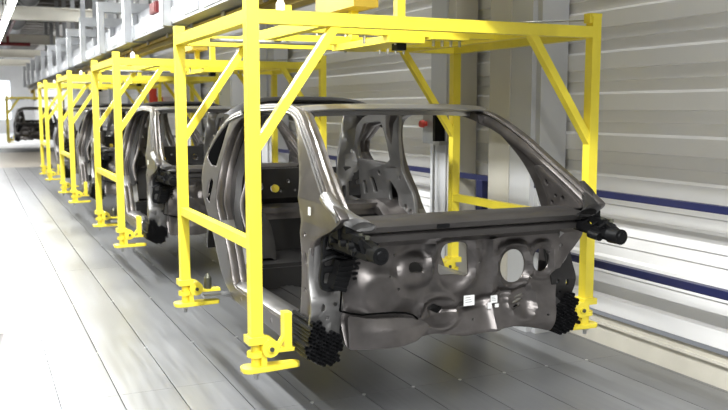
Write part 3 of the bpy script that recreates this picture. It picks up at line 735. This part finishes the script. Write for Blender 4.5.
for k, y in enumerate(ys):
    if H0 is None:
        H0 = empty('conveyor_hanger', (.85, y, 2.57), '', 'hanger'); q = Vector((.85, y, 2.57))
        bm = B(); box(bm, (.70,y-.10,2.545), (.798,y-.088,3.36)); box(bm, (.70,y-.10,2.545), (.712,y+.10,3.36)); box(bm, (.786,y-.10,2.545), (.798,y+.10,3.36)); link('upright', bm, M['galv'], H0, q, smooth=False)
        bm = B(); box(bm, (.70,y-.11,3.22), (1.75,y+.11,3.38)); link('arm', bm, M['galv'], H0, q, bevel=.005)
        bm = B(); box(bm, (1.60,y-.06,3.38), (1.72,y+.06,5.5)); link('drop_rod', bm, M['galv'], H0, q, smooth=False)
        bm = B(); box(bm, (1.252,y-.06,2.545), (1.33,y+.06,3.22)); link('inner_upright', bm, M['galv'], H0, q, smooth=False)
        bm = B(); box(bm, (.72,y-.06,2.542), (1.30,y+.06,2.564)); link('bearer', bm, M['galv'], H0, q, smooth=False)
        h = H0
    else:
        h = copy_tree(H0); h.location = (.85, y, 2.57)
    h['group'] = 'grey hangers holding the cable tray'; h['label'] = ORD[k] + ' of the grey hanger frames holding the cable tray, counted away from the camera'
c0 = Vector((1.0, 7.25, 2.76)); o = empty('junction_box', c0, 'dark red box fixed between the grey hangers above the second carrier', 'box')
bm = B(); box(bm, (.93,7.05,2.86), (1.1,7.45,3.0)); box(bm, (1.0,7.22,2.76), (1.03,7.26,2.86)); link('box_body', bm, M['red'], o, c0, bevel=.01)
bm = B(); box(bm, (.92,7.09,2.875), (.93,7.41,2.985)); link('box_lid', bm, M['red'], o, c0, bevel=.003)
# side service channel behind hangers, shape enlarged to shade the upper wall
c0 = Vector((1.6, 17, 2.66)); o = empty('service_channel', c0, 'grey sheet steel service channel running beside the overhead rail', 'channel')
bm = B(); box(bm, (1.34,-5.5,2.66), (1.85,36,2.675)); box(bm, (1.34,-5.5,2.675), (1.355,36,3.21)); box(bm, (1.835,-5.5,2.675), (1.85,36,3.21)); link('channel', bm, M['galv'], o, c0, smooth=False)

# ------------------------------------------------------------------ ceiling services
c0 = Vector((-3, 30, 4.0)); o = empty('sprinkler_pipe', c0, 'red sprinkler pipe under the roof running across the hall', 'pipe')
bm = B(); cyl(bm, (-9,31.6,4.12), (.9,31.6,4.12), .07); link('main_pipe', bm, M['red'], o, c0)
bm = B(); cyl(bm, (.10,24,4.45), (.10,31.6,4.45), .05); cyl(bm, (.10,31.6,4.1), (.10,31.6,4.48), .05); link('branch_pipe', bm, M['red'], o, c0)
c0 = Vector((.9, 30, 4.9)); o = empty('air_duct', c0, 'dark round air duct under the roof above the far carriers', 'duct')
bm = B(); cyl(bm, (.45,8,5.05), (.45,58,5.05), .32, n=24); link('duct_pipe', bm, M['duct'], o, c0)
for k in range(9):
    bm = B(); cyl(bm, (.45,20+k*4,5.05), (.45,20.08+k*4,5.05), .35, n=24); link('duct_flange', bm, M['steel'], o, c0)
c0 = Vector((0, 30, 4.8)); o = empty('pipe_bundle', c0, 'silver service pipes hung under the dark roof near the lamp row', 'pipes')
for x, z in ((-.25,4.64),(-.9,4.66),(-1.4,4.9)):
    bm = B(); cyl(bm, (x,10,z), (x+.3,56,z), .07); link('pipe', bm, M['steel'], o, c0)
# lamps
L0 = None
for k in range(20):
    y = 7.0 + k*2.2
    if L0 is None:
        L0 = empty('ceiling_light', (-.45,y,3.72), '', 'ceiling light'); q = Vector((-.45,y,3.72))
        bm = B(); box(bm, (-.53,y-.85,3.70), (-.37,y+.85,3.76)); box(bm, (-.46,y-.02,3.76), (-.44,y+.02,5.55)); link('housing', bm, M['whitebox'], L0, q, smooth=False)
        bm = B(); cyl(bm, (-.49,y-.82,3.675), (-.49,y+.82,3.675), .02); cyl(bm, (-.41,y-.82,3.675), (-.41,y+.82,3.675), .02); link('tube', bm, M['lamp'], L0, q)
        h = L0
    else:
        h = copy_tree(L0); h.location = (-.45, y, 3.72)
    h['group'] = 'ceiling lights in the row over the aisle'; h['label'] = 'bright fluorescent batten hung under the roof over the aisle'

# carton at the left edge
c0 = Vector((-1.30, 2.75, 0)); o = empty('carton', c0, 'cream cardboard carton on the deck at the left edge', 'box')
bm = B(); box(bm, (-1.55,2.56,0), (-1.112,2.98,.56)); link('carton_body', bm, M['cream'], o, c0, bevel=.004)
bm = B(); box(bm, (-1.33,2.555,0), (-1.29,2.56,.56)); box(bm, (-1.33,2.55,.56), (-1.29,2.98,.563)); link('tape', bm, M['whitebox'], o, c0, smooth=False)

# ------------------------------------------------------------------ light
def area(x, y, z, sx, sy, power, rot=(0,0,0), col=(.96,.985,1)):
    l = bpy.data.lights.new('hall_lamp_or_fill', 'AREA'); l.shape = 'RECTANGLE'; l.size = sx; l.size_y = sy; l.energy = power; l.color = col
    o = bpy.data.objects.new('hall_lamp_or_fill', l); COL.objects.link(o); o.location = (x, y, z); o.rotation_euler = rot; return o
for y in (-3.5, 1.0, 5.5, 10.0, 14.5, 19.0): area(-.45, y, 3.66, .12, 4.0, 300)
for y in (-2.0, 4.0, 10.0, 16.0, 22.0): area(-2.4, y, 5.0, .15, 5.0, 230)
for y in (-2.5, 3.0, 8.5, 14, 20): area(2.05, y, 5.3, .12, 5.0, 60)  # added row with no visible source, brightens the wall ledges
for x in (-2.2, -.4, 1.4): area(x, -5.6, 3.6, .12, 1.6, 105, (.55, 0, 0))  # added fill behind the camera, tilted at the car front
for y in (42, 52): area(-2.5, y, 4.0, 3, 6, 600)
w = bpy.data.worlds.new('hall_ambient'); S.world = w; w.use_nodes = True
w.node_tree.nodes['Background'].inputs[0].default_value = (.80, .84, .9, 1); w.node_tree.nodes['Background'].inputs[1].default_value = .31
S.view_settings.view_transform = 'Standard'; S.view_settings.look = 'None'; S.view_settings.gamma = 1; S.view_settings.use_curve_mapping = False
S.view_settings.exposure = 0.0
S.cycles.use_denoising = True
S.cycles.max_bounces = 6
S.cycles.sample_clamp_indirect = 6
